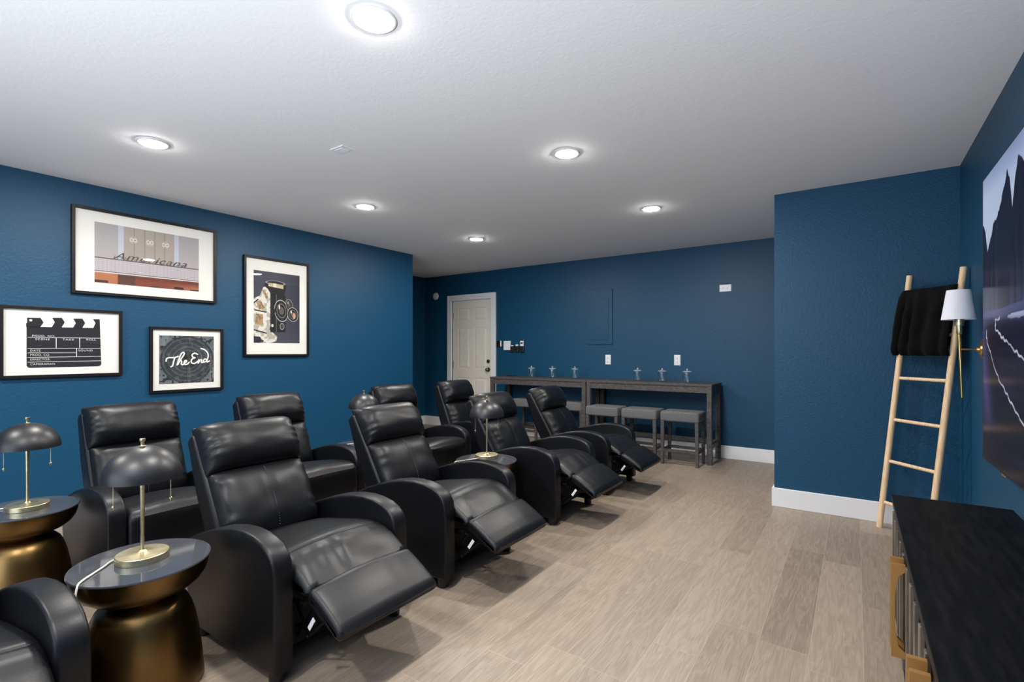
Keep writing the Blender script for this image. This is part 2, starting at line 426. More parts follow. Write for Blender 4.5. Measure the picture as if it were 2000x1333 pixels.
# door casing
structure(MB().bbox(DX0 - 0.083, DX0 + 0.006, YB - 0.012, YB + 0.018, 0, DZ - 0.006 + 0.089, r=0.005)
          .bbox(DX1 - 0.006, DX1 + 0.083, YB - 0.012, YB + 0.018, 0, DZ - 0.006 + 0.089, r=0.005)
          .bbox(DX0 + 0.006, DX1 - 0.006, YB - 0.012, YB + 0.018, DZ - 0.006, DZ + 0.083, r=0.005).build('trim_1', M['trim']))
def make_door():
    x0, x1, z1, yf = DX0 + 0.008, DX1 - 0.008, DZ - 0.008, YB + 0.03
    mb = MB().box(x0, x1, yf + 0.008, yf + 0.04, 0.012, z1)
    w = x1 - x0; st = 0.105; mid = 0.09
    cx = [(x0 + st, x0 + (w - mid) / 2), (x0 + (w + mid) / 2, x1 - st)]
    rows = [(0.24, 0.80), (0.94, 1.58), (1.69, z1 - 0.12)]
    # stiles and rails standing 8 mm proud
    mb.box(x0, x0 + st, yf, yf + 0.008, 0.012, z1).box(x1 - st, x1, yf, yf + 0.008, 0.012, z1).box(x0 + (w - mid) / 2, x0 + (w + mid) / 2, yf, yf + 0.008, 0.012, z1)
    zz = [0.012] + [z for r in rows for z in r] + [z1]
    for k in range(0, len(zz), 2):
        for a, b in cx: mb.box(a, b, yf, yf + 0.008, zz[k], zz[k + 1])
    for a, b in cx:
        for c, d in rows:
            i = 0.012; j = 0.042; A = yf + 0.008; B = yf + 0.001
            vs = [(a + i, A, c + i), (b - i, A, c + i), (b - i, A, d - i), (a + i, A, d - i), (a + j, B, c + j), (b - j, B, c + j), (b - j, B, d - j), (a + j, B, d - j)]
            mb.add(vs, [(0, 1, 5, 4), (1, 2, 6, 5), (2, 3, 7, 6), (3, 0, 4, 7), (4, 5, 6, 7)])
    d = structure(mb.build('door_1', M['door']))
    MB().lathe([(0.001, 0.062), (0.018, 0.06), (0.028, 0.046), (0.026, 0.034), (0.012, 0.024), (0.012, 0.008), (0.033, 0.006), (0.033, 0.0)], 24, (-4.612, yf, 0.935), axis='y').build('door_knob', M['nickel'], d)
    MB().lathe([(0.001, 0.022), (0.016, 0.022), (0.02, 0.012), (0.028, 0.01), (0.03, 0.0)], 24, (-4.612, yf, 1.06), axis='y').build('deadbolt', M['nickel'], d)
    for z in (0.25, 1.0, 1.78):
        MB().box(x0 - 0.006, x0 + 0.012, yf - 0.004, yf, z - 0.05, z + 0.05).tube([(x0 - 0.002, yf - 0.006, z - 0.05), (x0 - 0.002, yf - 0.006, z + 0.05)], 0.006, 8).build('hinge', M['nickel'], d)
make_door()

# ================================================================== CEILING
def make_downlight():
    t = thing('recessed_light', '', 'ceiling light')
    MB().lathe([(0.066, 0.0), (0.066, -0.006), (0.070, -0.008), (0.082, -0.004), (0.083, 0.0)], 40).build('trim_ring', M['trim'], t)
    MB().lathe([(0.066, -0.004), (0.0655, -0.0088), (0.062, -0.0102), (0.045, -0.0112), (0.02, -0.012), (0.0005, -0.0122)], 40).build('lens', M['lens'], t)
    return t
spots = [((-1.467, 1.232), 'round ceiling light nearest the camera, cut close to the top edge'),
         ((-3.409, 1.225), 'round ceiling light above the framed pictures on the left'),
         ((-1.475, 2.74), 'round ceiling light near the middle of the ceiling, right of the vent'),
         ((-3.42, 2.78), 'round ceiling light over the back row, left of the door wall'),
         ((-1.445, 4.21), 'round ceiling light in front of the bar tables, farthest right'),
         ((-3.409, 4.27), 'smallest and farthest round ceiling light, near the white door')]
dl = make_downlight()
for i, ((x, y), lab) in enumerate(spots):
    o = dl if i == 0 else dup(dl, (x, y, H), lab)
    o.location = (x, y, H); o['label'] = lab; o['group'] = 'recessed ceiling lights'
for x, y in ((-1.46, -0.3), (-3.41, -0.3)):  # unseen lamps added in line with the ceiling grid for more light
    dup(dl, (x, y, H), 'added unseen round ceiling light behind the camera, %s' % ('on the picture side' if x < -3 else 'on the television side'), group='recessed ceiling lights')
v = MB().bbox(-0.06, 0.06, -0.043, 0.043, -0.006, 0.0, r=0.003)
vo = thing('ceiling_vent', 'small white square vent cover on the ceiling', 'vent', (-2.573, 1.916, H))
v.build('cover', M['trim'], vo)
g = MB()
for k in range(7): g.box(-0.036, 0.036, -0.026 + k * 0.008, -0.022 + k * 0.008, -0.0085, -0.006)
g.build('grille', M['trim'], vo)

# ================================================================== RECLINERS
ARM = [(-0.655, 0.05), (0.0, 0.05), (0.002, 0.20), (0.0, 0.40), (-0.006, 0.44), (-0.022, 0.468), (-0.05, 0.492), (-0.09, 0.509), (-0.15, 0.522), (-0.22, 0.526), (-0.30, 0.520),
       (-0.40, 0.501), (-0.50, 0.472), (-0.60, 0.436), (-0.68, 0.40), (-0.705, 0.37), (-0.70, 0.30), (-0.675, 0.15)]
ARM_W, HALF = 0.078, 0.322
def arm_mb(y):
    mb = rounded_extrude(ARM, ARM_W, 0.012, ny=2, nr=4, step=0.025)
    return mb.xform(Matrix.Translation((0, y, 0)))
def foot_mb(x, y):
    return MB().lathe([(0.0005, 0.0), (0.022, 0.0), (0.027, 0.006), (0.029, 0.052), (0.0005, 0.052)], 16, (x, y, 0))

def seat_disp(seed, amp, x0, x1):
    def d(v, n):
        k = math.exp(-((v.x - (x0 + x1) / 2) / ((x1 - x0) * 0.5)) ** 2)
        s = math.sin(v.y * 46 + 3 * math.sin(v.y * 13 + seed) + v.x * 9) * (0.35 + 0.65 * noise.noise(Vector((v.y * 7, v.x * 5, seed))))
        s += 0.5 * noise.noise(Vector((v.x * 9, v.y * 9, seed)))
        crown = 0.020 * (1 - (abs(v.y) / 0.25) ** 2)
        return n * (amp * k * s + (crown if n.z > 0.3 else 0))
    return d

def make_recliner(reclined, seed=0, wr=1.0):
    t = thing('recliner', '', 'recliner')
    L = M['leather']
    for s in (-1, 1): arm_mb(s * (HALF - ARM_W / 2)).build('armrest', L, t)
    for x in (-0.05, -0.60):
        for s in (-1, 1): foot_mb(x, s * (HALF - ARM_W / 2 - 0.002)).build('foot', M['black_plastic'], t)
    iw = 2 * (HALF - ARM_W) - 0.004
    MB().box(-0.62, -0.10, -iw / 2, iw / 2, 0.07, 0.29).build('base_frame', M['black_cloth'], t)
    # -- back: shell, cushion, headrest
    ang = R(30 if reclined else 21.5)
    piv = Vector((-0.55, 0, 0.36)) if reclined else Vector((-0.50, 0, 0.36))
    fr = Matrix.Translation(piv) @ Matrix.Rotation(-ang, 4, 'Y')      # local z runs up the back, x forward
    shell = rounded_extrude([(-0.13, -0.10), (0.0, -0.10), (0.01, 0.10), (0.0, 0.535), (-0.03, 0.55), (-0.075, 0.535), (-0.115, 0.30)], iw - 0.004, 0.02, ny=3, nr=4, step=0.04)
    shell.xform(fr).build('backrest', L, t)
    cush = pillow(iw - 0.03, 0.345, 0.075, wr=0.0055 * wr, seam=0.006, seed=seed + 1)
    cush.xform(fr @ Matrix.Translation((0.012, 0, 0.165)))
    co = cush.build('back_cushion', L, t)
    st = MB()
    for k in range(26):
        z0 = 0.02 + k * 0.0113
        vv = (z0 - 0.165) / 0.1725; b = max(0, 1 - abs(vv) ** 3.2) ** 0.5
        x = 0.012 + (0.075 - 0.006) * b + 0.0012
        st.tube([(x, 0.003, z0), (x, 0.003, z0 + 0.008)], 0.0011, 5)
    st.xform(fr).build('stitching', M['thread'], co)
    head = pillow(iw - 0.020, 0.250, 0.105, wr=0.0075 * wr, seed=seed + 5, pv=2.6)
    head.xform(fr @ Matrix.Translation((0.008, 0, 0.448)) @ Matrix.Rotation(R(-4), 4, 'Y')).build('headrest', L, t)
    # -- seat
    if reclined:
        seat = [(-0.56, 0.36), (-0.45, 0.385), (-0.35, 0.402), (-0.22, 0.425), (-0.14, 0.434), (-0.105, 0.433), (-0.10, 0.429), (-0.095, 0.431), (-0.05, 0.424), (-0.01, 0.405), (0.03, 0.38), (0.075, 0.352),
                (0.083, 0.338), (0.05, 0.315), (0.0, 0.325), (-0.06, 0.33), (-0.14, 0.31), (-0.50, 0.27)]
        rounded_extrude(seat, iw, 0.022, ny=30, nr=4, step=0.016, disp=seat_disp(seed, 0.009 * wr, -0.08, 0.08)).build('seat', L, t)
        rest = [(0.078, 0.345), (0.10, 0.350), (0.15, 0.325), (0.20, 0.296), (0.245, 0.266), (0.262, 0.246), (0.262, 0.228), (0.248, 0.216), (0.225, 0.222), (0.07, 0.300), (0.07, 0.325)]
        rounded_extrude(rest, iw - 0.004, 0.018, ny=24, nr=4, step=0.012, disp=seat_disp(seed + 3, 0.0016, 0.08, 0.26)).build('footrest', L, t)
        mech = MB()
        for s in (-0.17, 0.17):
            mech.tube([(-0.12, s, 0.13), (0.04, s, 0.20), (0.17, s, 0.245)], 0.007, 6)
            mech.tube([(-0.11, s, 0.24), (-0.01, s - 0.01, 0.13), (0.13, s - 0.01, 0.25)], 0.006, 6)
            mech.tube([(-0.10, s, 0.10), (0.02, s + 0.012, 0.255)], 0.006, 6)
        mech.tube([(-0.11, -0.24, 0.095), (-0.11, 0.24, 0.095)], 0.010, 8)
        mech.tube([(0.03, -0.17, 0.195), (0.03, 0.17, 0.195)], 0.007, 8)
        for x, z in ((-0.01, 0.13), (0.04, 0.20), (0.02, 0.255)): mech.sphere((x, -0.182, z), 0.007, 6)
        mech.build('footrest_mechanism', M['black_metal'], t)
        MB().box(-0.008, 0.008, -0.0008, 0.0008, -0.028, 0.028).xform(Matrix.Translation((0.098, -0.238, 0.236)) @ Matrix.Rotation(R(35), 4, 'Y')).build('care_label', M['tag'], t)
        sp = MB()
        sp.tube([(0.02, -0.21, 0.275), (-0.10, -0.21, 0.262)], 0.009, 6).build('spring_rail', M['black_metal'], t)
    else:
        seat = [(-0.52, 0.36), (-0.40, 0.392), (-0.25, 0.418), (-0.12, 0.43), (-0.05, 0.43), (-0.01, 0.418), (0.012, 0.395), (0.020, 0.36), (0.021, 0.26), (0.018, 0.225), (0.006, 0.215), (-0.04, 0.215), (-0.14, 0.30), (-0.48, 0.27)]
        rounded_extrude(seat, iw, 0.022, ny=24, nr=4, step=0.016, disp=seat_disp(seed, 0.002, -0.1, 0.05)).build('seat', L, t)
        rest = [(-0.055, 0.212), (0.0, 0.214), (0.014, 0.20), (0.018, 0.16), (0.012, 0.09), (0.0, 0.075), (-0.055, 0.075)]
        rounded_extrude(rest, iw - 0.004, 0.014, ny=20, nr=4, step=0.014, disp=seat_disp(seed + 3, 0.001, -0.05, 0.02)).build('footrest', L, t)
    return t

FG, BG = 'front row of recliners', 'back row of recliners'
XF = -1.70
front = [(0.148, 'black recliner cut off at the lower left corner, only its arm and seat showing', 0, 1),
         (1.302, 'nearest full black recliner, footrest out, right of the foreground lamp table', 1, 1.25),
         (2.200, 'black recliner with footrest out, second from the foreground table, left of the far lamp', 2, 1),
         (3.322, 'black recliner with footrest out, directly right of the far brass lamp', 3, 0.7),
         (4.205, 'farthest front row black recliner, nearest the grey stools', 4, 0.9)]
for y, lab, sd, wr in front:
    o = make_recliner(True, sd * 1.7, wr); o.location = (XF, y, 0); o['label'] = lab; o['group'] = FG
back = [(1.18, 'upright black recliner below the round THE END picture, behind the foreground lamp', 6),
        (2.04, 'upright black recliner in the back row below the camera picture', 7),
        (3.24, 'upright black recliner in the back row, right of the half hidden dome lamp', 8),
        (4.10, 'farthest back row black recliner, in front of the white door', 9)]
for y, lab, sd in back:
    o = make_recliner(False, sd * 1.3, 1.1); o.location = (-2.90, y, 0); o['label'] = lab; o['group'] = BG

# ================================================================== SIDE TABLES AND LAMPS
TZ = 0.459
def make_table():
    t = thing('drum_side_table', '', 'side table')
    MB().lathe([(0.0005, 0.0), (0.188, 0.0), (0.190, 0.006), (0.188, 0.03), (0.182, 0.10), (0.174, 0.17), (0.162, 0.235), (0.150, 0.275), (0.138, 0.300), (0.118, 0.320), (0.102, 0.328), (0.097, 0.335), (0.100, 0.342)], 64).build('pedestal', M['bronze'], t)
    MB().lathe([(0.0005, 0.342), (0.100, 0.342), (0.125, 0.346), (0.155, 0.358), (0.180, 0.378), (0.196, 0.402), (0.204, 0.430), (0.206, 0.450), (0.200, 0.4505), (0.0005, 0.4505)], 64).build('bowl', M['bronze'], t)
    MB().lathe([(0.0005, 0.4505), (0.208, 0.4505), (0.2110, 0.4525), (0.2115, 0.456), (0.2100, TZ), (0.0005, TZ)], 72).build('glass_top', M['dark_glass'], t)
    return t
tables = [(-2.117, 0.729, 'bronze drum side table in the foreground, dark glass top, at the lower left'),
          (-2.117, 2.762, 'side table behind the second recliner arm, holding the middle brass lamp'),
          (-3.285, 0.640, 'bronze drum side table at the left edge, in front of the wall'),
          (-3.300, 2.640, 'side table almost hidden between the back row recliners')]
tb = make_table()
for i, (x, y, lab) in enumerate(tables):
    o = tb if i == 0 else dup(tb, (x, y, 0), lab)
    o.location = (x, y, 0); o['label'] = lab; o['group'] = 'drum side tables with glass tops'

def make_lamp():
    t = thing('dome_table_lamp', '', 'table lamp')
    MB().lathe([(0.0005, 0.0), (0.080, 0.0), (0.081, 0.002), (0.081, 0.022), (0.0795, 0.024), (0.030, 0.0255), (0.014, 0.029), (0.008, 0.035)], 56).build('base', M['brass'], t, sharp=22)
    MB().lathe([(0.0065, 0.03), (0.0055, 0.10), (0.0075, 0.24), (0.0095, 0.33), (0.0095, 0.40), (0.0005, 0.41)], 20).build('pole', M['brass'], t)
    R0, h0, hh = 0.1225, 0.292, 0.118
    prof = [(R0 * math.cos(a), h0 + hh * math.sin(a)) for a in [PI / 2 * k / 16 for k in range(17)]]
    prof[-1] = (0.0005, prof[-1][1])
    inner = [(max(0.0005, (R0 - 0.003) * math.cos(a)), h0 + (hh - 0.003) * math.sin(a)) for a in [PI / 2 * k / 16 for k in range(17)]]
    MB().lathe(prof, 56).lathe([prof[0], inner[0]], 56).lathe(inner, 56, mi=1).build('shade', [M['shade_black'], M['inner_white']], t)
    MB().lathe([(0.0005, 0.436), (0.009, 0.436), (0.0095, 0.428), (0.006, 0.424), (0.006, 0.412), (0.014, 0.408), (0.014, 0.405)], 16).build('finial', M['brass'], t)
    ux, uy = -0.515 / 0.985, -0.84 / 0.985
    for s, r, ln in ((1, 0.086, 0.112), (-1, 0.086, 0.098)):
        c = MB(); z = 0.345
        zb = h0 - ln + 0.02
        while z > zb: c.sphere((ux * r * s, uy * r * s, z), 0.0018, 4); z -= 0.0042
        c.tube([(ux * r * s, uy * r * s, 0.35), (ux * r * s, uy * r * s, zb)], 0.0007, 4)
        co = c.build('pull_chain', M['brass'], t)
        MB().sphere((ux * r * s, uy * r * s, zb - 0.004), 0.0055, 8).lathe([(0.0005, zb - 0.016), (0.003, zb - 0.010), (0.002, zb - 0.006)], 10, (ux * r * s, uy * r * s, 0)).build('pull_knob', M['brass'], co)
    return t
lamps = [(-2.131, 0.733, 'black dome lamp on the foreground table, largest in the photo',
          [(-0.066, -0.045, 0.006), (-0.050, -0.080, 0.004), (-0.018, -0.109, 0.004), (0.020, -0.150, 0.004), (0.060, -0.190, 0.004), (0.081, -0.206, -0.004), (0.084, -0.211, -0.06), (0.03, -0.19, -0.25), (-0.10, -0.19, -0.44), (-0.21, -0.13, -0.452), (-0.26, -0.02, -0.452)]),
         (-2.154, 2.815, 'black dome lamp in the middle of the photo, in front of a recliner',
          [(-0.02, -0.078, 0.006), (-0.044, -0.14, 0.004), (-0.06, -0.20, 0.004), (-0.085, -0.248, -0.002), (-0.10, -0.262, -0.08), (-0.10, -0.262, -0.30)]),
         (-3.266, 0.655, 'black dome lamp at the left edge of the photo',
          [(-0.06, -0.05, 0.006), (-0.08, -0.09, 0.004), (-0.10, -0.13, 0.004), (-0.13, -0.195, -0.004), (-0.135, -0.205, -0.2)]),
         (-3.295, 2.665, 'half hidden black dome lamp peeking over a recliner headrest',
          [(-0.06, -0.05, 0.006), (-0.08, -0.12, 0.004), (-0.12, -0.215, -0.004), (-0.125, -0.22, -0.2)])]
lp = make_lamp()
for i, (x, y, lab, cord) in enumerate(lamps):
    o = lp if i == 0 else dup(lp, (x, y, TZ), lab)
    o.location = (x, y, TZ); o['label'] = lab; o['group'] = 'black dome table lamps'
    o['cordpath'] = i
lamp_objs = [o for o in COL.objects if 'cordpath' in o]
for o in lamp_objs:
    i = o['cordpath']; del o['cordpath']
    MB().tube(smooth_line(lamps[i][3], 8), 0.0032, 6).build('cord', M['cord'], o)

# ================================================================== BAR TABLES AND STOOLS
BZ = 0.86
def make_bar_table(w):
    t = thing('bar_table', '', 'table')
    y0, y1 = 0.0, 0.455; lw = 0.052
    MB().bbox(0, w, y0, y1, BZ - 0.026, BZ, r=0.003).build('tabletop', M['dark_wood'], t)
    MB().box(lw, w - lw, y0 + 0.010, y0 + 0.030, BZ - 0.095, BZ - 0.026).box(lw, w - lw, y1 - 0.030, y1 - 0.010, BZ - 0.095, BZ - 0.026) \
        .box(0.012, 0.032, y0 + lw, y1 - lw, BZ - 0.095, BZ - 0.026).box(w - 0.032, w - 0.012, y0 + lw, y1 - lw, BZ - 0.095, BZ - 0.026).build('apron', M['dark_wood'], t)
    for x in (0.003, w - lw - 0.003):
        for y in (y0 + 0.003, y1 - lw - 0.003): MB().bbox(x, x + lw, y, y + lw, 0, BZ - 0.026, r=0.003).build('leg', M['dark_wood'], t)
    for x in (0.018, w - 0.036): MB().box(x, x + 0.022, y0 + lw, y1 - lw, 0.165, 0.215).build('side_stretcher', M['dark_wood'], t)
    MB().box(lw, w - lw, y1 - 0.040, y1 - 0.018, 0.165, 0.215).build('rear_stretcher', M['dark_wood'], t)
    return t
b1 = make_bar_table(1.466); b1.location = (-2.718, 5.545, 0)
tag(b1, 'charcoal wood bar table at the right, against the back wall', 'table', 'charcoal bar tables')
b2 = dup(b1, (-4.190, 5.545, 0), 'charcoal wood bar table at the left, beside the white door')

def make_stool():
    t = thing('bar_stool', '', 'stool')
    w, d = 0.405, 0.30
    bm_ = MB().bbox(0, w, 0, d, 0.462, 0.570, r=0.02, seg=4)
    bm_.sm = [True] * len(bm_.sm)
    sv = bm_.build('seat', M['stool_cloth'], t)
    for x in (0.006, w - 0.042):
        for y in (0.006, d - 0.042):
            sx = -0.004 if x < 0.1 else 0.004; sy = -0.002 if y < 0.1 else 0.002
            top = [(x, y), (x + 0.036, y), (x + 0.036, y + 0.036), (x, y + 0.036)]
            b = [(a + sx + (0.004 if a < x + 0.01 else -0.004), c + sy + (0.004 if c < y + 0.01 else -0.004)) for a, c in top]
            vs = [(a, c, 0.466) for a, c in top] + [(a, c, 0.0) for a, c in b]
            MB().add(vs, [(0, 1, 2, 3), (7, 6, 5, 4), (0, 4, 5, 1), (1, 5, 6, 2), (2, 6, 7, 3), (3, 7, 4, 0)]).build('leg', M['dark_wood'], t)
    MB().box(0.03, w - 0.03, 0.012, 0.030, 0.135, 0.165).box(0.03, w - 0.03, d - 0.030, d - 0.012, 0.135, 0.165).box(0.012, 0.03, 0.03, d - 0.03, 0.135, 0.165).box(w - 0.03, w - 0.012, 0.03, d - 0.03, 0.135, 0.165).build('stretcher', M['dark_wood'], t)
    return t
s0 = make_stool()
stools = [(-1.742, 'grey upholstered stool farthest right, beside the right table leg'),
          (-2.187, 'grey upholstered stool in the middle under the right bar table'),
          (-2.630, 'grey upholstered stool at the left end under the right bar table'),
          (-3.205, 'grey stool under the left bar table, seen right of the farthest recliner back'),
          (-3.870, 'grey stool under the left bar table, seen between two recliner backs')]
for i, (x, lab) in enumerate(stools):
    y = 5.345 if i < 3 else 5.605
    o = s0 if i == 0 else dup(s0, (x, y, 0), lab)
    o.location = (x, y, 0); o['label'] = lab; o['group'] = 'grey upholstered bar stools'

def make_jar():
    t = thing('glass_jar', '', 'jar')
    MB().lathe([(0.0005, 0.0), (0.042, 0.0), (0.048, 0.006), (0.049, 0.02), (0.049, 0.100), (0.045, 0.114), (0.043, 0.118), (0.040, 0.118), (0.042, 0.112), (0.046, 0.098), (0.046, 0.02), (0.043, 0.010), (0.0005, 0.009)], 32).build('jar_body', M['jar'], t)
    l = MB().lathe([(0.0005, 0.134), (0.020, 0.133), (0.046, 0.126), (0.051, 0.122), (0.049, 0.1185), (0.0005, 0.1182)], 32).build('lid', M['lid'], t)
    MB().lathe([(0.0005, 0.156), (0.007, 0.154), (0.010, 0.148), (0.007, 0.139), (0.005, 0.134)], 16).build('lid_knob', M['lid'], l)
    return t
j0 = make_jar()
jars = [(-3.666, 'lidded glass jar farthest left, on the left bar table'), (-3.337, 'lidded glass jar in the middle of three on the left bar table'),
        (-3.002, 'lidded glass jar nearest the table joint on the left bar table'), (-2.160, 'lidded glass jar at the left of three on the right bar table'),
        (-1.863, 'lidded glass jar in the middle of three on the right bar table'), (-1.578, 'lidded glass jar farthest right, near the table end')]
for i, (x, lab) in enumerate(jars):
    o = j0 if i == 0 else dup(j0, (x, 5.8, BZ), lab)
    o.location = (x, 5.8, BZ); o['label'] = lab; o['group'] = 'lidded glass jars'
rc = thing('remote_control', 'slim black remote control lying at the left end of the bar table', 'remote control', (-4.06, 5.86, BZ), R(8))
MB().bbox(-0.07, 0.07, -0.02, 0.02, 0.0, 0.016, r=0.005).build('body', M['black_plastic'], rc)
bt = MB()
for k in range(8): bt.box(-0.055 + k * 0.014, -0.048 + k * 0.014, -0.006, 0.006, 0.016, 0.018)
bt.build('buttons', M['slot'], rc)

# ================================================================== THINGS ON THE BACK WALL
def wall_plate(name, label, cat, x, z, w, h, kind):
    t = thing(name, label, cat, (x, YB, z))
    MB().bbox(-w / 2, w / 2, -0.007, 0.0, -h / 2, h / 2, r=0.003).build('plate', M['plate'], t)
    if kind == 'outlet':
        for s in (-1, 1):
            dz, dx = (s * 0.022, 0) if h > w else (0, s * 0.022)
            f = MB().bbox(dx - 0.015, dx + 0.015, -0.010, -0.007, dz - 0.015, dz + 0.015, r=0.004).build('socket', M['plate'], t)
            MB().box(dx - 0.007, dx - 0.004, -0.0108, -0.010, dz - 0.006, dz + 0.006).box(dx + 0.004, dx + 0.007, -0.0108, -0.010, dz - 0.006, dz + 0.006).build('slots', M['slot'], f)
    if kind == 'switch':
        for s in (-1, 1): MB().bbox(s * 0.026 - 0.017, s * 0.026 + 0.017, -0.011, -0.007, -0.035, 0.035, r=0.002).build('switch_rocker', M['plate'], t)
    return t
wall_plate('wall_outlet', 'upright white outlet on the back wall, below the flush panel', 'outlet', -2.643, 1.105, 0.075, 0.125, 'outlet')['group'] = 'wall outlets'
wall_plate('wall_outlet', 'upright white outlet on the back wall above the right end of the table', 'outlet', -1.757, 1.107, 0.075, 0.125, 'outlet')['group'] = 'wall outlets'
wall_plate('wall_outlet', 'white sideways outlet high on the back wall near the corner', 'outlet', -1.218, 1.930, 0.125, 0.078, 'outlet')['group'] = 'wall outlets'
wall_plate('light_switch', 'square white double light switch right of the door', 'light switch', -4.242, 1.300, 0.125, 0.135, 'switch')
k = thing('thermostat', 'small beige wall control between the door frame and the light switch', 'thermostat', (-4.372, YB, 1.325))
MB().bbox(-0.05, 0.04, -0.02, 0, -0.045, 0.045, r=0.004).build('housing', M['nickel'], k)
MB().bbox(0.018, 0.036, -0.024, -0.02, -0.04, 0.045, r=0.002).build('cover', M['plate'], k)
for x, w, lab, top in ((-4.140, 0.06, 'leftmost small black wall holder right of the switch', 0.012), (-4.060, 0.06, 'middle small black wall holder with white tip', 0.025), (-3.972, 0.075, 'right small black wall holder with a square white remote', 0.075)):
    k = thing('remote_holder', lab, 'remote holder', (x, YB, 1.245))
    k['group'] = 'small black remote holders'
    MB().bbox(-w / 2, w / 2, -0.03, 0, -0.045, 0.045, r=0.006).build('holder', M['black_plastic'], k)
    rm = MB().bbox(-w / 2 + 0.01, w / 2 - 0.01, -0.022, -0.008, 0.03, 0.045 + top, r=0.003).build('remote', M['plate'], k)
    if top > 0.05: MB().box(-0.018, 0.018, -0.0228, -0.022, 0.075, 0.098).build('display', M['black_plastic'], rm)
k = thing('door_chime', 'round white disc on the wall left of the door', 'door chime', (-5.687, YB + 0.018, 2.118))
MB().lathe([(0.0005, 0.022), (0.04, 0.022), (0.052, 0.018), (0.058, 0.010), (0.060, 0.0)], 32, axis='y').build('housing', M['plate'], k)
k = thing('electrical_panel', 'flush breaker panel door painted the blue of the back wall', 'electrical panel', (-2.762, YB, 1.663))
MB().bbox(-0.180, 0.180, -0.014, 0, -0.361, 0.361, r=0.003).build('panel_frame', M['wall'], k)
dd = MB().bbox(-0.13, 0.13, -0.020, -0.014, -0.30, 0.23, r=0.003).build('panel_door', M['wall'], k)
MB().bbox(0.105, 0.120, -0.024, -0.020, -0.06, -0.02, r=0.002).build('latch', M['wall'], dd)

# ================================================================== PICTURES
def lin_np(c):
    c = np.asarray(c, float) / 255.0
    return np.where(c <= 0.04045, c / 12.92, ((c + 0.055) / 1.055) ** 2.4)
def inpoly(Y, Z, pts):
    ins = np.zeros(Y.shape, bool); n = len(pts)
    for i in range(n):
        y0, z0 = pts[i]; y1, z1 = pts[(i + 1) % n]
        c = (z0 > Z) != (z1 > Z)
        with np.errstate(divide='ignore', invalid='ignore'):
            ins ^= c & (Y < (y1 - y0) * (Z - z0) / (z1 - z0 + 1e-12) + y0)
    return ins
def linedist(Y, Z, pts):
    d = np.full(Y.shape, 9.0)
    for (a, b), (c, e) in zip(pts[:-1], pts[1:]):
        L2 = (c - a) ** 2 + (e - b) ** 2 + 1e-12
        t = np.clip(((Y - a) * (c - a) + (Z - b) * (e - b)) / L2, 0, 1)
        d = np.minimum(d, np.hypot(Y - a - t * (c - a), Z - b - t * (e - b)))
    return d
def ell(Y, Z, cy, cz, ry, rz, rot=0.0):
    c, s = math.cos(rot), math.sin(rot); y = (Y - cy) * c + (Z - cz) * s; z = -(Y - cy) * s + (Z - cz) * c
    return np.hypot(y / ry, z / rz)
def vnoise(Y, Z, sc, seed=0):
    r = np.random.RandomState(seed); g = r.rand(64, 64)
    y = Y * sc; z = Z * sc; iy = np.floor(y).astype(int); iz = np.floor(z).astype(int); fy = y - iy; fz = z - iz
    fy = fy * fy * (3 - 2 * fy); fz = fz * fz * (3 - 2 * fz)
    G = lambda a, b: g[a % 64, b % 64]
    return (G(iy, iz) * (1 - fy) + G(iy + 1, iz) * fy) * (1 - fz) + (G(iy, iz + 1) * (1 - fy) + G(iy + 1, iz + 1) * fy) * fz
class Art:
    def __init__(s, ys, zs):
        s.ys, s.zs = ys, zs; s.Y, s.Z = np.meshgrid(ys, zs); s.C = np.zeros(s.Y.shape + (3,))
    def put(s, mask, col, a=1.0):
        mk = (mask.astype(float) * a)[..., None]; s.C = s.C * (1 - mk) + np.broadcast_to(np.asarray(col, float), s.C.shape) * mk
    def build(s, name, x, m, parent, nx):
        n, k = s.Y.shape
        vs = np.stack([np.full(s.Y.shape, x), s.Y, s.Z], -1).reshape(-1, 3)
        i = np.arange((n - 1) * k).reshape(n - 1, k)[:, :-1].ravel()
        fs = np.stack([i, i + 1, i + k + 1, i + k], -1)
        if nx < 0: fs = fs[:, ::-1]
        me = bpy.data.meshes.new(name); me.from_pydata(vs.tolist(), [], fs.tolist())
        at = me.color_attributes.new('print_colour', 'FLOAT_COLOR', 'POINT')
        c = np.concatenate([lin_np(np.clip(s.C, 0, 255)), np.ones(s.Y.shape + (1,))], -1).reshape(-1).astype(np.float32)
        at.data.foreach_set('color', c)
        return add_obj(name, me, m, parent)

FX = 0.028                          # depth of the frames on the left wall
def picture(name_label, mat_rect, pr_rect, art_fn, res=(200, 140)):
    y0, y1, z0, z1 = mat_rect; f = 0.021
    cy, cz = (y0 + y1) / 2, (z0 + z1) / 2
    t = thing('framed_picture', name_label, 'picture', (XL, cy, cz)); t['group'] = 'framed film pictures on the left wall'
    def loc(a, b, c, d): return (a - cy, b - cy, c - cz, d - cz)
    fr = MB()
    a, b, c, d = loc(y0, y1, z0, z1)
    fr.bbox(0, FX, a - f, a, c - f, d + f, r=0.002).bbox(0, FX, b, b + f, c - f, d + f, r=0.002).bbox(0, FX, a, b, c - f, c, r=0.002).bbox(0, FX, a, b, d, d + f, r=0.002)
    fr.build('frame', M['frame'], t)
    MB().box(0.004, 0.012, a, b, c, d).build('mat_board', M['mat_board'], t)
    pane = MB().box(0.0155, 0.0172, a, b, c, d).build('glass_pane', M['pane'], t)
    if art_fn:
        p0, p1, q0, q1 = pr_rect
        A = Art(np.linspace(p0, p1, res[0]), np.linspace(q0, q1, res[1])); art_fn(A)
        A.Y_, A.Z_ = A.Y, A.Z; A.Y = A.Y - cy; A.Z = A.Z - cz
        A.build('print', 0.0126, M['print'], t, 1)
    return t, cy, cz

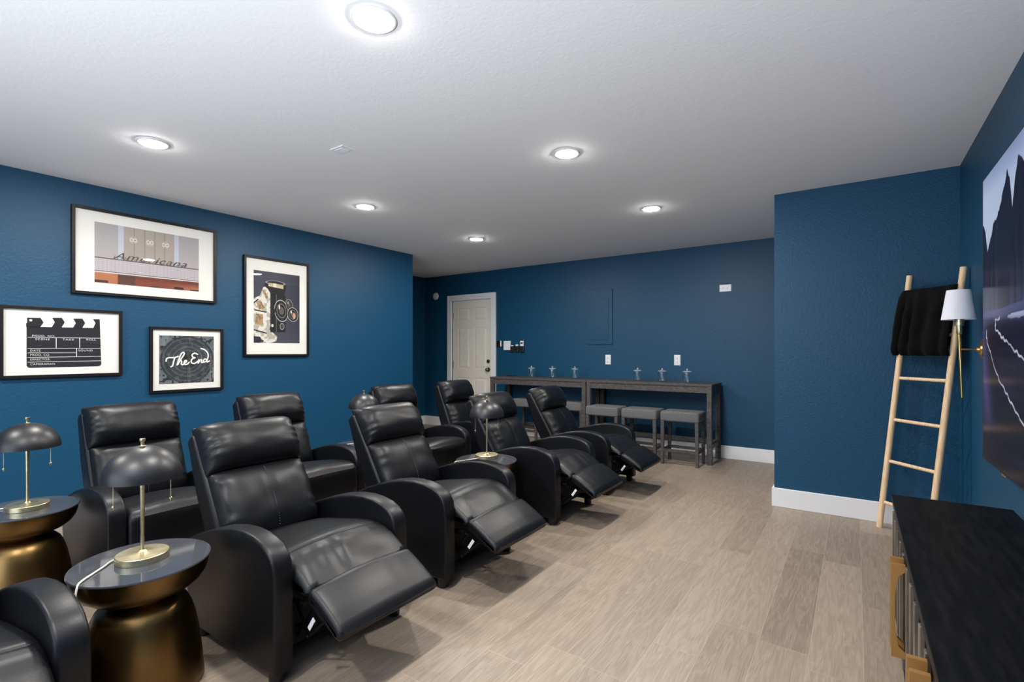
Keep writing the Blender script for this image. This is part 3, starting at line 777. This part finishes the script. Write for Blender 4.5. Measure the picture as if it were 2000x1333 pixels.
def art_marquee(A):
    Y, Z = A.Y, A.Z
    A.put(Y > -9, (172, 168, 168)); A.put(Y > -9, (150, 148, 152), np.clip((Z - 1.95) / 0.3, 0, 1) * 0.5)
    A.put((Y > 1.431) & (Y < 1.467), (186, 190, 205)); A.put((Y > 1.81) & (Y < 1.843), (186, 190, 205))
    colm = (Y > 1.467) & (Y < 1.81); A.put(colm, (166, 157, 148))
    for k in range(1, 5): A.put(colm & (np.abs(Y - 1.467 - k * 0.0686) < 0.0035), (146, 134, 124))
    for cy in (1.529, 1.639, 1.748):
        for s in (-1, 1):
            e = ell(Y, Z, cy + s * 0.011, 2.075, 0.013, 0.016)
            A.put((e < 1) & (e > 0.5), (214, 208, 196))
        e = ell(Y, Z, cy, 2.075, 0.027, 0.026); A.put((e < 1) & (e > 0.85), (190, 180, 168))
    b = (Z < 1.909) & (Z > 1.80); A.put(b, (186, 180, 184))
    for k in range(7): A.put(np.abs(Z - 1.812 - k * 0.0135) < 0.0018, (160, 154, 160))
    A.put(b & (np.abs(((Y * 40) % 1) - 0.5) < 0.06), (170, 164, 170))
    A.put(np.abs(Z - 1.909) < 0.0028, (58, 52, 56)); A.put(np.abs(Z - 1.811) < 0.003, (74, 64, 66)); A.put(np.abs(Z - 1.803) < 0.003, (214, 206, 206))
    lo = Z < 1.799; A.put(lo, (128, 66, 46)); A.put(lo & (Y < 1.43), (178, 112, 78)); A.put(lo & (Y > 1.43) & (Y < 1.54), (92, 58, 52))
    A.put(lo, (196, 132, 88), np.clip((1.775 - Z) / 0.06, 0, 1) * np.clip((Y - 1.75) / 0.2, 0, 1))
    A.put(lo, (70, 36, 30), np.clip((Z - 1.76) / 0.04, 0, 1) * 0.5 * (Y > 1.43))
    A.put((Z < 1.742) & (Z > 1.724) & (Y < 1.37), (62, 44, 40)); A.put((Z < 1.742) & (Y > 1.81) & (Y < 1.88), (60, 38, 34)); A.put((Z < 1.731) & (Y > 1.64) & (Y < 1.70), (70, 46, 44)); A.put((Z < 1.733) & (Y > 1.93), (70, 46, 40))
    # script sign standing on the marquee edge: posts and shadows
    rr = np.random.RandomState(3)
    for k in range(22):
        y = 1.40 + k * 0.0235; A.put(linedist(Y, Z, [(y, 1.91), (y + 0.012, 1.925 + 0.02 * rr.rand())]) < 0.0022, (96, 88, 86))

def stroke(A, pts, w, col):
    A.put(np.clip((w - linedist(A.Y, A.Z, smooth_line(pts, 6))) / 0.002 + 0.5, 0, 1), col)
def art_end(A):
    Y, Z = A.Y, A.Z; r = np.hypot(Y - 1.912, (Z - 1.143) * 1.04)
    A.put(Y > -9, (88, 94, 98)); A.put(Y > -9, (130, 138, 142), vnoise(Y, Z, 26, 1) * 0.6 * (r > 0.19))
    A.put((vnoise(Y, Z, 60, 5) > 0.66) & (r > 0.19), (34, 36, 40))
    for ro, c in ((0.205, (46, 50, 55)), (0.188, (84, 90, 95)), (0.178, (50, 55, 60)), (0.150, (92, 98, 102)), (0.141, (60, 64, 70)), (0.115, (98, 103, 107)), (0.105, (56, 60, 66)), (0.085, (92, 96, 100)), (0.076, (40, 42, 48)), (0.058, (22, 22, 27))): A.put(r < ro, c)
    A.put(r < 0.20, (24, 26, 30), vnoise(Y, Z, 34, 2) * 0.42); A.put((r < 0.20), (120, 126, 130), (vnoise(Y, Z, 55, 8) > 0.72) * 0.3)
    S_ = [[(1.752, 1.132), (1.756, 1.152), (1.775, 1.160), (1.81, 1.160), (1.84, 1.170)],
          [(1.815, 1.160), (1.806, 1.125), (1.80, 1.095), (1.788, 1.086)],
          [(1.832, 1.100), (1.845, 1.145), (1.862, 1.190), (1.880, 1.203), (1.884, 1.188), (1.862, 1.150), (1.838, 1.105)],
          [(1.842, 1.120), (1.857, 1.135), (1.866, 1.125), (1.863, 1.108), (1.873, 1.100), (1.885, 1.112)],
          [(1.885, 1.116), (1.900, 1.124), (1.902, 1.135), (1.890, 1.134), (1.884, 1.115), (1.893, 1.102), (1.912, 1.108), (1.922, 1.120)],
          [(1.988, 1.186), (1.966, 1.196), (1.946, 1.184), (1.950, 1.164), (1.968, 1.157), (1.948, 1.150), (1.938, 1.130), (1.944, 1.113), (1.966, 1.110), (1.986, 1.126)],
          [(1.990, 1.112), (1.998, 1.140), (1.996, 1.115), (2.008, 1.138), (2.020, 1.138), (2.018, 1.118), (2.028, 1.116)],
          [(2.060, 1.140), (2.045, 1.146), (2.034, 1.132), (2.040, 1.118), (2.056, 1.128)],
          [(2.015, 1.236), (2.044, 1.226), (2.068, 1.198), (2.072, 1.165), (2.062, 1.130), (2.066, 1.120), (2.082, 1.128)]]
    for s in S_: stroke(A, [(a + 0.005, b - 0.006) for a, b in s], 0.0072, (28, 30, 34))
    for s in S_: stroke(A, s, 0.0058, (236, 236, 234))

def art_camera(A):
    Y, Z = A.Y, A.Z
    A.put(Y > -9, (62, 64, 78)); A.put(Y > -9, (34, 34, 44), np.clip((Y - 2.72) / 0.3, 0, 1) * 0.8); A.put(Y > -9, (96, 92, 100), np.clip((1.50 - Z) / 0.3, 0, 1) * np.clip((Y - 2.6) / 0.2, 0, 1) * 0.45)
    strip = inpoly(Y, Z, [(2.46, 1.70), (2.53, 1.74), (2.56, 1.82), (2.60, 1.83), (2.66, 1.70), (2.67, 1.55), (2.62, 1.42), (2.70, 1.355), (2.69, 1.31), (2.62, 1.29), (2.46, 1.30)])
    A.put(strip, (216, 213, 203)); A.put(strip, (146, 140, 128), (vnoise(Y, Z, 38, 4) > 0.55) * 0.6)
    for q in ([(2.545, 1.79), (2.565, 1.80), (2.61, 1.735), (2.59, 1.71)], [(2.49, 1.68), (2.54, 1.69), (2.575, 1.625), (2.52, 1.60)], [(2.49, 1.57), (2.56, 1.56), (2.555, 1.46), (2.48, 1.47)]): A.put(inpoly(Y, Z, q), (170, 138, 98)); A.put(inpoly(Y, Z, q), (104, 84, 64), (vnoise(Y, Z, 70, 9) > 0.6) * 0.6)
    for q in ([(2.47, 1.665), (2.51, 1.70)], [(2.48, 1.60), (2.59, 1.585)], [(2.465, 1.415), (2.59, 1.385)], [(2.46, 1.33), (2.56, 1.31)]): A.put(linedist(Y, Z, q) < 0.006, (36, 34, 38))
    A.put(inpoly(Y, Z, [(2.47, 1.355), (2.53, 1.35), (2.56, 1.30), (2.46, 1.288)]), (40, 40, 48))
    e = ell(Y, Z, 2.682, 1.845, 0.108, 0.052); A.put(e < 1, (20, 20, 24))
    A.put(inpoly(Y, Z, [(2.575, 1.85), (2.79, 1.835), (2.775, 1.77), (2.72, 1.73), (2.63, 1.77)]), (22, 21, 26))
    A.put(inpoly(Y, Z, [(2.61, 1.868), (2.762, 1.862), (2.762, 1.822), (2.61, 1.835)]), (196, 178, 150)); A.put(inpoly(Y, Z, [(2.66, 1.868), (2.69, 1.868), (2.69, 1.83), (2.66, 1.83)]), (232, 222, 200))
    e = ell(Y, Z, 2.682, 1.872, 0.102, 0.022); A.put((e < 1) & (e > 0.82), (150, 146, 144))
    A.put(inpoly(Y, Z, [(2.63, 1.78), (2.785, 1.76), (2.785, 1.40), (2.63, 1.395)]), (14, 14, 17)); A.put(linedist(Y, Z, [(2.69, 1.76), (2.69, 1.40)]) < 0.003, (92, 92, 96)); A.put(linedist(Y, Z, [(2.705, 1.70), (2.77, 1.655)]) < 0.003, (74, 74, 80))
    for cy, cz, ry, rz in ((2.742, 1.607, 0.072, 0.108), (2.822, 1.672, 0.036, 0.055), (2.862, 1.578, 0.058, 0.072)):
        for k, c in ((1.0, (176, 174, 170)), (0.92, (20, 20, 24)), (0.66, (120, 118, 118)), (0.58, (16, 16, 20)), (0.36, (92, 84, 76))): A.put(ell(Y, Z, cy, cz, ry * k, rz * k, 0.15) < 1, c)
        A.put(ell(Y, Z, cy - ry * 0.3, cz + rz * 0.35, ry * 0.1, rz * 0.22) < 1, (222, 220, 216))
    A.put(ell(Y, Z, 2.875, 1.565, 0.016, 0.03) < 1, (196, 150, 118))
    A.put(ell(Y, Z, 2.65, 1.46, 0.012, 0.014) < 1, (214, 208, 196)); e = ell(Y, Z, 2.748, 1.455, 0.024, 0.034); A.put((e < 1) & (e > 0.7), (140, 138, 138)); A.put(ell(Y, Z, 2.748, 1.455, 0.012, 0.02) < 1, (64, 62, 62))
    A.put(ell(Y, Z, 2.655, 1.595, 0.022, 0.045) < 1, (26, 24, 26))

def text_mesh(body, size, depth=0.0, shear=0.0, sx=1.0):
    cu = bpy.data.curves.new('text', 'FONT'); cu.body = body; cu.size = size; cu.shear = shear; cu.space_character = 1.12
    ob = bpy.data.objects.new('text', cu); COL.objects.link(ob)
    bpy.context.view_layer.update()
    dg = bpy.context.evaluated_depsgraph_get(); me = bpy.data.meshes.new_from_object(ob.evaluated_get(dg))
    vs = [(v.co.x * sx, v.co.y) for v in me.vertices]; fs = [tuple(p.vertices) for p in me.polygons]
    bpy.data.objects.remove(ob); bpy.data.curves.remove(cu); bpy.data.meshes.remove(me)
    return vs, fs
def add_text(mb, body, y0, y1, zb, h, x, cy, cz, shear=0.0):
    vs, fs = text_mesh(body, 1.0, shear=shear)
    a = min(v[0] for v in vs); b = max(v[0] for v in vs); c = min(v[1] for v in vs); d = max(v[1] for v in vs)
    mb.add([(x, y0 + (v[0] - a) / (b - a) * (y1 - y0) - cy, zb + (v[1] - c) / (d - c) * h - cz) for v in vs], fs)

t, cy, cz = picture('wide framed photo of a theatre marquee, highest on the left wall', (1.176, 2.114, 1.650, 2.247), (1.288, 1.997, 1.7215, 2.1705), art_marquee, (300, 200))
mb = MB(); add_text(mb, 'Americana', 1.400, 1.905, 1.913, 0.052, 0.0132, cy, cz, 0.45); mb.build('sign_lettering', M['ink_dark'], t)
picture('small framed print reading The End over dark rings', (1.656, 2.172, 0.897, 1.389), (1.703, 2.118, 0.946, 1.341), art_end, (230, 220))
picture('tall framed photo of a vintage film camera and film strips', (2.396, 3.013, 1.185, 2.081), (2.469, 2.935, 1.292, 1.973), art_camera, (220, 300))
t, cy, cz = picture('framed film clapperboard print, lowest at the left edge', (0.809, 1.434, 1.050, 1.497), None, None)
def fan(mb, pts, x): mb.add([(x, a - cy, b - cz) for a, b in pts], [tuple(range(len(pts)))])
slate = MB(); xs = 0.0126
body = [(0.922, 1.379), (0.922, 1.115), (0.927, 1.104), (0.938, 1.099), (1.312, 1.101), (1.323, 1.106), (1.328, 1.116), (1.321, 1.384)]
fan(slate, body, xs)
fan(slate, [(0.925, 1.440), (0.992, 1.442), (1.008, 1.412), (0.990, 1.377), (0.920, 1.377), (0.920, 1.402), (0.925, 1.404)], xs)
for y in (1.053, 1.167):
    fan(slate, [(y, 1.446), (y + 0.051, 1.449), (y + 0.067, 1.418), (y + 0.050, 1.380), (y - 0.002, 1.380), (y + 0.014, 1.415)], xs)
fan(slate, [(1.279, 1.448), (1.319, 1.450), (1.321, 1.382), (1.281, 1.382), (1.294, 1.421)], xs)
sl = slate.build('clapperboard_print', M['ink_black'], t)
lines = MB(); xw = 0.0130
def seg(y0, z0, y1, z1, w=0.0016):
    if abs(y1 - y0) > abs(z1 - z0): fan(lines, [(y0, z0 - w), (y1, z1 - w), (y1, z1 + w), (y0, z0 + w)], xw)
    else: fan(lines, [(y0 - w, z0), (y0 + w, z0), (y1 + w, z1), (y1 - w, z1)], xw)
for a in ((0.927, 1.307, 1.322, 1.309), (0.927, 1.232, 1.324, 1.235), (0.927, 1.201, 1.182, 1.201), (0.927, 1.170, 1.326, 1.175), (0.927, 1.138, 1.326, 1.142)): seg(*a)
for a in ((1.074, 1.305, 1.074, 1.232), (1.203, 1.307, 1.203, 1.234), (1.185, 1.232, 1.185, 1.173)): seg(*a, w=0.0022)
dot = [(0.943 + 0.008 * math.cos(a), 1.423 + 0.008 * math.sin(a)) for a in [2 * PI * k / 14 for k in range(14)]]
fan(lines, dot, xw)
for body_, y0, y1, zb in (('PROD. NO.', 0.950, 1.070, 1.312), ('SCENE', 0.965, 1.040, 1.289), ('TAKE', 1.108, 1.171, 1.290), ('ROLL', 1.241, 1.297, 1.291), ('DATE', 0.941, 0.992, 1.211), ('SOUND', 1.196, 1.277, 1.212),
                          ('PROD. CO.', 0.941, 1.042, 1.181), ('DIRECTOR', 0.941, 1.040, 1.150), ('CAMERAMAN', 0.941, 1.067, 1.118)):
    add_text(lines, body_, y0, y1, zb, 0.0125, xw, cy, cz)
lines.build('clapperboard_lettering', M['ink_white'], sl)

# ================================================================== TELEVISION
TX, TY0, TY1, TZ0, TZ1 = 0.520, 1.00, 3.375, 0.682, 2.062
tv = thing('television', 'very large flat television on the right wall showing misty mountains', 'television', (XR, (TY0 + TY1) / 2, TZ0))
mz = (TY0 + TY1) / 2
MB().bbox(TX - XR, -0.004, TY0 - mz, TY1 - mz, 0, TZ1 - TZ0, r=0.003).build('housing', M['black_plastic'], tv)
ys = np.concatenate([np.linspace(TY0 + 0.012, 2.55, 90), np.linspace(2.555, TY1 - 0.012, 300)]); zs = np.linspace(TZ0 + 0.014, TZ1 - 0.010, 330)
A = Art(ys, zs); Y, Z = A.Y, A.Z
A.put(Y > -9, (120, 142, 186)); A.put(Y > -9, (196, 208, 232), np.clip(vnoise(Y, Z, 3.3, 11) * 1.2 - 0.1, 0, 1) * 0.9); A.put(Y > -9, (62, 80, 128), np.clip((Z - 1.95) / 0.2, 0, 1) * 0.5)
def ridge(xs_, hs, j, seed):
    yy = A.ys; h = np.interp(yy, xs_, hs) + (vnoise(yy, yy * 0, 23, seed) - 0.5) * j + (vnoise(yy, yy * 0, 71, seed + 1) - 0.5) * j * 0.6
    return Z < np.broadcast_to(h, Z.shape)
main = ridge([1.0, 1.5, 2.0, 2.3, 2.55, 2.66, 2.71, 2.76, 2.80, 2.84, 2.885, 2.92, 2.98, 3.06, 3.13, 3.20, 3.26, 3.30, 3.34, 3.40, 3.50],
             [1.75, 1.85, 1.80, 1.90, 1.90, 1.94, 1.98, 1.90, 1.80, 1.91, 1.975, 1.92, 1.87, 1.82, 1.79, 1.73, 1.68, 1.78, 1.83, 1.86, 1.89], 0.02, 21)
A.put(main, (27, 27, 44)); 
fog = np.clip((1.62 - Z) / 0.24, 0, 1); A.put(main, (66, 64, 94), fog * 0.8)
A.put(main, (14, 14, 26), (vnoise(Y * 9, Z * 1.2, 3.5, 31) > 0.55) * 0.35)
A.put(main, (96, 92, 120), (vnoise(Y * 11, Z * 1.0, 3.0, 32) > 0.72) * 0.18 * (0.4 + fog))
sea = Z < 1.385 + 0.02 * vnoise(Y, Z * 0, 4, 3)
A.put(sea, (24, 22, 46)); A.put(sea, (86, 92, 140), np.clip(1 - (1.385 - Z) / 0.06, 0, 1) * 0.7); A.put(sea, (190, 206, 236), (ell(Y, Z, 2.70, 1.355, 0.18, 0.012) < 1) * 0.75)
sand = Z < np.interp(Y, [1.0, 2.63, 2.88, 3.03, 3.10, 3.4], [0.9, 1.20, 1.27, 1.31, 1.34, 1.33]); A.put(sand, (18, 16, 34), 0.9); A.put(sand, (11, 10, 22), np.clip((1.18 - Z) / 0.4, 0, 1))
A.put(sea, (74, 78, 140), 0.75 * np.clip(1 - linedist(Y, Z, [(3.36, 1.30), (3.32, 1.10), (3.26, 0.95)]) / 0.15, 0, 1))
A.put(sea, (10, 9, 20), 0.6 * np.clip(1 - linedist(Y, Z, [(2.95, 1.32), (2.7, 1.30), (2.4, 1.27)]) / 0.05, 0, 1))
A.put(sea, (60, 56, 96), 0.35 * np.clip(vnoise(Y * 1.5, Z * 9, 3, 15) * 1.6 - 0.7, 0, 1))
def foam(pts, w, seed):
    P = smooth_line(pts, 5); rr = np.random.RandomState(seed)
    P = smooth_line([(a + (rr.rand() - .5) * 0.018, b + (rr.rand() - .5) * 0.012) for a, b in P], 3)
    ww = w * (0.6 + 0.8 * vnoise(Y, Z, 14, seed))
    A.put(np.clip((ww - linedist(Y, Z, P)) / 0.002 + 0.5, 0, 1), (196, 200, 214))
foam([(3.02, 1.357), (3.10, 1.352), (3.09, 1.33), (3.10, 1.315), (3.03, 1.29), (2.96, 1.27), (2.88, 1.25), (2.76, 1.215), (2.63, 1.18), (2.4, 1.12), (2.0, 1.05), (1.5, 0.98)], 0.0045, 1)
foam([(3.28, 1.315), (3.285, 1.28), (3.24, 1.24), (3.13, 1.15), (3.03, 1.09), (2.91, 1.04), (2.77, 0.985), (2.63, 0.935), (2.4, 0.87), (2.0, 0.80)], 0.0038, 2)
A.Y = A.Y - mz; A.Z = A.Z - TZ0
A.build('screen', TX - XR - 0.0008, M['screen'], tv, -1)
MB().bbox(TX - XR + 0.002, TX - XR + 0.02, 2.94 - mz, 3.00 - mz, -0.010, 0.002, r=0.002).build('gold_clip', M['gold'], tv)  # small gold clip under the lower edge, not a lamp

# ================================================================== SCONCE
sc = thing('wall_sconce', 'brass wall sconce with a white cone shade, left of the television', 'wall lamp', (XR, 3.645, 1.222))
MB().lathe([(0.0005, -0.030), (0.012, -0.030), (0.014, -0.020), (0.030, -0.018), (0.034, -0.012), (0.046, -0.011), (0.050, -0.006), (0.056, -0.004), (0.057, 0.0)], 36, axis='x').build('wall_plate', M['gold'], sc)
MB().tube([(-0.028, 0, 0), (-0.100, 0, 0)], 0.0045, 10).build('arm', M['gold'], sc)
MB().tube([(-0.101, 0, 0.095), (-0.098, 0, 0.0), (-0.094, 0, -0.12), (-0.089, 0, -0.262)], [0.0085, 0.0068, 0.0055, 0.0045], 16).sphere((-0.088, 0, -0.262), 0.005, 6).build('stem', M['gold'], sc)
MB().lathe([(0.0005, 0.080), (0.010, 0.082), (0.0135, 0.092), (0.0135, 0.128), (0.020, 0.130), (0.021, 0.150), (0.0215, 0.166), (0.0005, 0.166)], 20, (-0.100, 0, 0)).build('socket', M['brass'], sc)
MB().lathe([(0.0745, 0.163), (0.0515, 0.325), (0.0500, 0.325), (0.0730, 0.163), (0.0745, 0.163)], 48, (-0.103, 0, 0)).build('lamp_shade', M['shade_white'], sc)
MB().tube([(-0.1, 0, 0.166), (-0.1, 0, 0.20)], 0.010, 10).sphere((-0.1, 0, 0.235), 0.026, 10).build('bulb', M['plate'], sc)

# ================================================================== LADDER AND THROW
Lb = Vector((0.134, 4.277, 0.0)); Lt = Vector((0.300, 4.305, 1.722)); V = Vector((0.238, -0.262, 0))
ld = thing('blanket_ladder', 'blonde wood blanket ladder leaning in the right corner', 'ladder', tuple(Lb))
for off in (Vector((0, 0, 0)), V):
    a = off; b = Lt - Lb + off
    MB().tube([a, a + (b - a) * 0.5, b], [0.0245, 0.0245, 0.0235], 16, flat=0.75).build('rail', M['blonde_wood'], ld)
for z in (0.178, 0.462, 0.746, 1.030, 1.314, 1.585):
    a = (Lt - Lb) * (z / Lt.z); MB().tube([a + V * 0.02, a + V * 0.98], 0.0115, 10).build('rung', M['blonde_wood'], ld)
# throw: draped over the top rung, front fall and rear fall, real thickness
d = (Lt - Lb).normalized(); vn = V.normalized(); nrm = d.cross(vn).normalized()
if nrm.y > 0: nrm = -nrm                     # towards the room
zr = 1.585; top = Lb + (Lt - Lb) * (zr / Lt.z)
NU, NS = 60, 90; L1, L2 = 0.42, 0.36
vs = []; fs = []
for j in range(NS + 1):
    s = -L2 + (L1 + L2) * j / NS
    for i in range(NU + 1):
        u = i / NU
        uu = -0.012 + 1.0 * u
        rad = 0.034
        if s > 0:
            ph = min(s / (rad * 1.2), PI / 2); off = nrm * rad * math.sin(ph) * 1.0 + Vector((0, 0, rad * math.cos(ph) * 0.8)); down = max(0, s - rad * 0.6)
            wave = 0.014 * math.sin(u * 30 + 2.5 * math.sin(u * 5) + 1.5 * s) * min(1, s / 0.16) + 0.012 * noise.noise(Vector((u * 6, s * 7, 3)))
            if s > L1 - 0.05: wave -= 0.02 * ((s - L1 + 0.05) / 0.05) ** 2
            uu2 = uu + (u - 1) * 0.05 * min(1, s / 0.16) + 0.012 * math.sin(s * 17) * (1 - u) * u * 2
        else:
            ph = min(-s / (rad * 1.2), PI / 2); off = -nrm * rad * math.sin(ph) * 0.8 + Vector((0, 0, rad * math.cos(ph) * 0.8)); down = max(0, -s - rad * 0.6)
            wave = 0.003 * math.sin(u * 20); uu2 = uu * 0.94 + 0.03
        p = top + V * uu2 + off - d * down + nrm * wave
        vs.append(p - Lb)
for j in range(NS):
    for i in range(NU):
        k = j * (NU + 1) + i; fs.append((k, k + 1, k + NU + 2, k + NU + 1))
mb = MB(); mb.add(vs, fs, True)
tw = mb.build('throw_blanket', M['fur']); tw.location = Lb
tag(tw, 'black plush throw folded over the top of the wooden ladder', 'blanket')
so = tw.modifiers.new('thickness', 'SOLIDIFY'); so.thickness = 0.022; so.offset = 0

# ================================================================== MEDIA CABINET
CX0, CX1, CY0, CY1, CZ = 0.135, 0.540, 0.85, 2.900, 0.550
cb = thing('media_cabinet', 'long black sideboard with slatted doors below the television', 'cabinet', (CX0, CY0, 0))
W = CX1 - CX0; Ln = CY1 - CY0
MB().bbox(0.0, W, 0, Ln, CZ - 0.024, CZ, r=0.002).build('cabinet_top', M['cabinet'], cb)
MB().box(0.012, W, 0.0, 0.02, 0.05, CZ - 0.024).box(0.012, W, Ln - 0.02, Ln, 0.05, CZ - 0.024).box(0.012, W, 0.02, Ln - 0.02, 0.05, 0.07).box(W - 0.012, W, 0.02, Ln - 0.02, 0.07, CZ - 0.024).box(0.05, 0.06, 0.02, Ln - 0.02, 0.07, CZ - 0.024).build('carcass', M['cabinet'], cb)
for y in (0.05, Ln / 2, Ln - 0.05):
    for x in (0.05, W - 0.05): MB().tube([(x, y, 0), (x, y, 0.05)], [0.014, 0.018], 12).build('foot', M['black_metal'], cb)
edges = [0.022, 0.625, 1.320, Ln - 0.022]
for k in range(3):
    a, b = edges[k] + 0.002, edges[k + 1] - 0.002
    dr = MB().box(0.014, 0.022, a, b, 0.056, CZ - 0.03).box(0.006, 0.014, a, b, 0.056, 0.085).box(0.006, 0.014, a, b, CZ - 0.055, CZ - 0.03).build('door', M['cabinet'], cb)
    sl = MB(); n = int((b - a) / 0.125)
    for q in range(n):
        y = a + (q + 0.5) * (b - a) / n; sl.bbox(0.000, 0.014, y - 0.012, y + 0.012, 0.085, CZ - 0.055, r=0.003)
    sl.build('slats', M['slat'], dr)
    for hy in ((b - 0.030,) if k < 2 else ()) + ((a + 0.030,) if k > 0 else ()):
        # flat bow handle standing off the door: rounded opening between plate and door, thin along the door
        h = MB(); z0, z1, half = 0.175, 0.490, 0.008
        n = 16
        inn = [(0.002, z0 + 0.022)] + [(-0.003 - 0.023 * math.sin(PI * q / n) ** 0.35, z0 + 0.022 + (z1 - z0 - 0.044) * q / n) for q in range(1, n)] + [(0.002, z1 - 0.022)]
        out_ = [(-0.036, z0 + (z1 - z0) * q / n) for q in range(n + 1)]
        m_ = n + 1
        loop = [(0.002, z0)] + out_ + [(0.002, z1)] + inn[::-1]
        K = len(loop)
        vs = [(x, hy + sg * half, z) for sg in (-1, 1) for x, z in loop]
        fs = [(q, (q + 1) % K, K + (q + 1) % K, K + q) for q in range(K)]
        def ip(q): return K - 1 - q              # index of inner point q
        for o_ in (0, K):
            for q in range(n): fs.append((o_ + 1 + q, o_ + 2 + q, o_ + ip(q + 1), o_ + ip(q)))
            fs.append((o_, o_ + 1, o_ + ip(0))); fs.append((o_ + m_, o_ + m_ + 1, o_ + ip(n)))
        h.add(vs, fs)
        h.build('handle', M['handle'], dr)
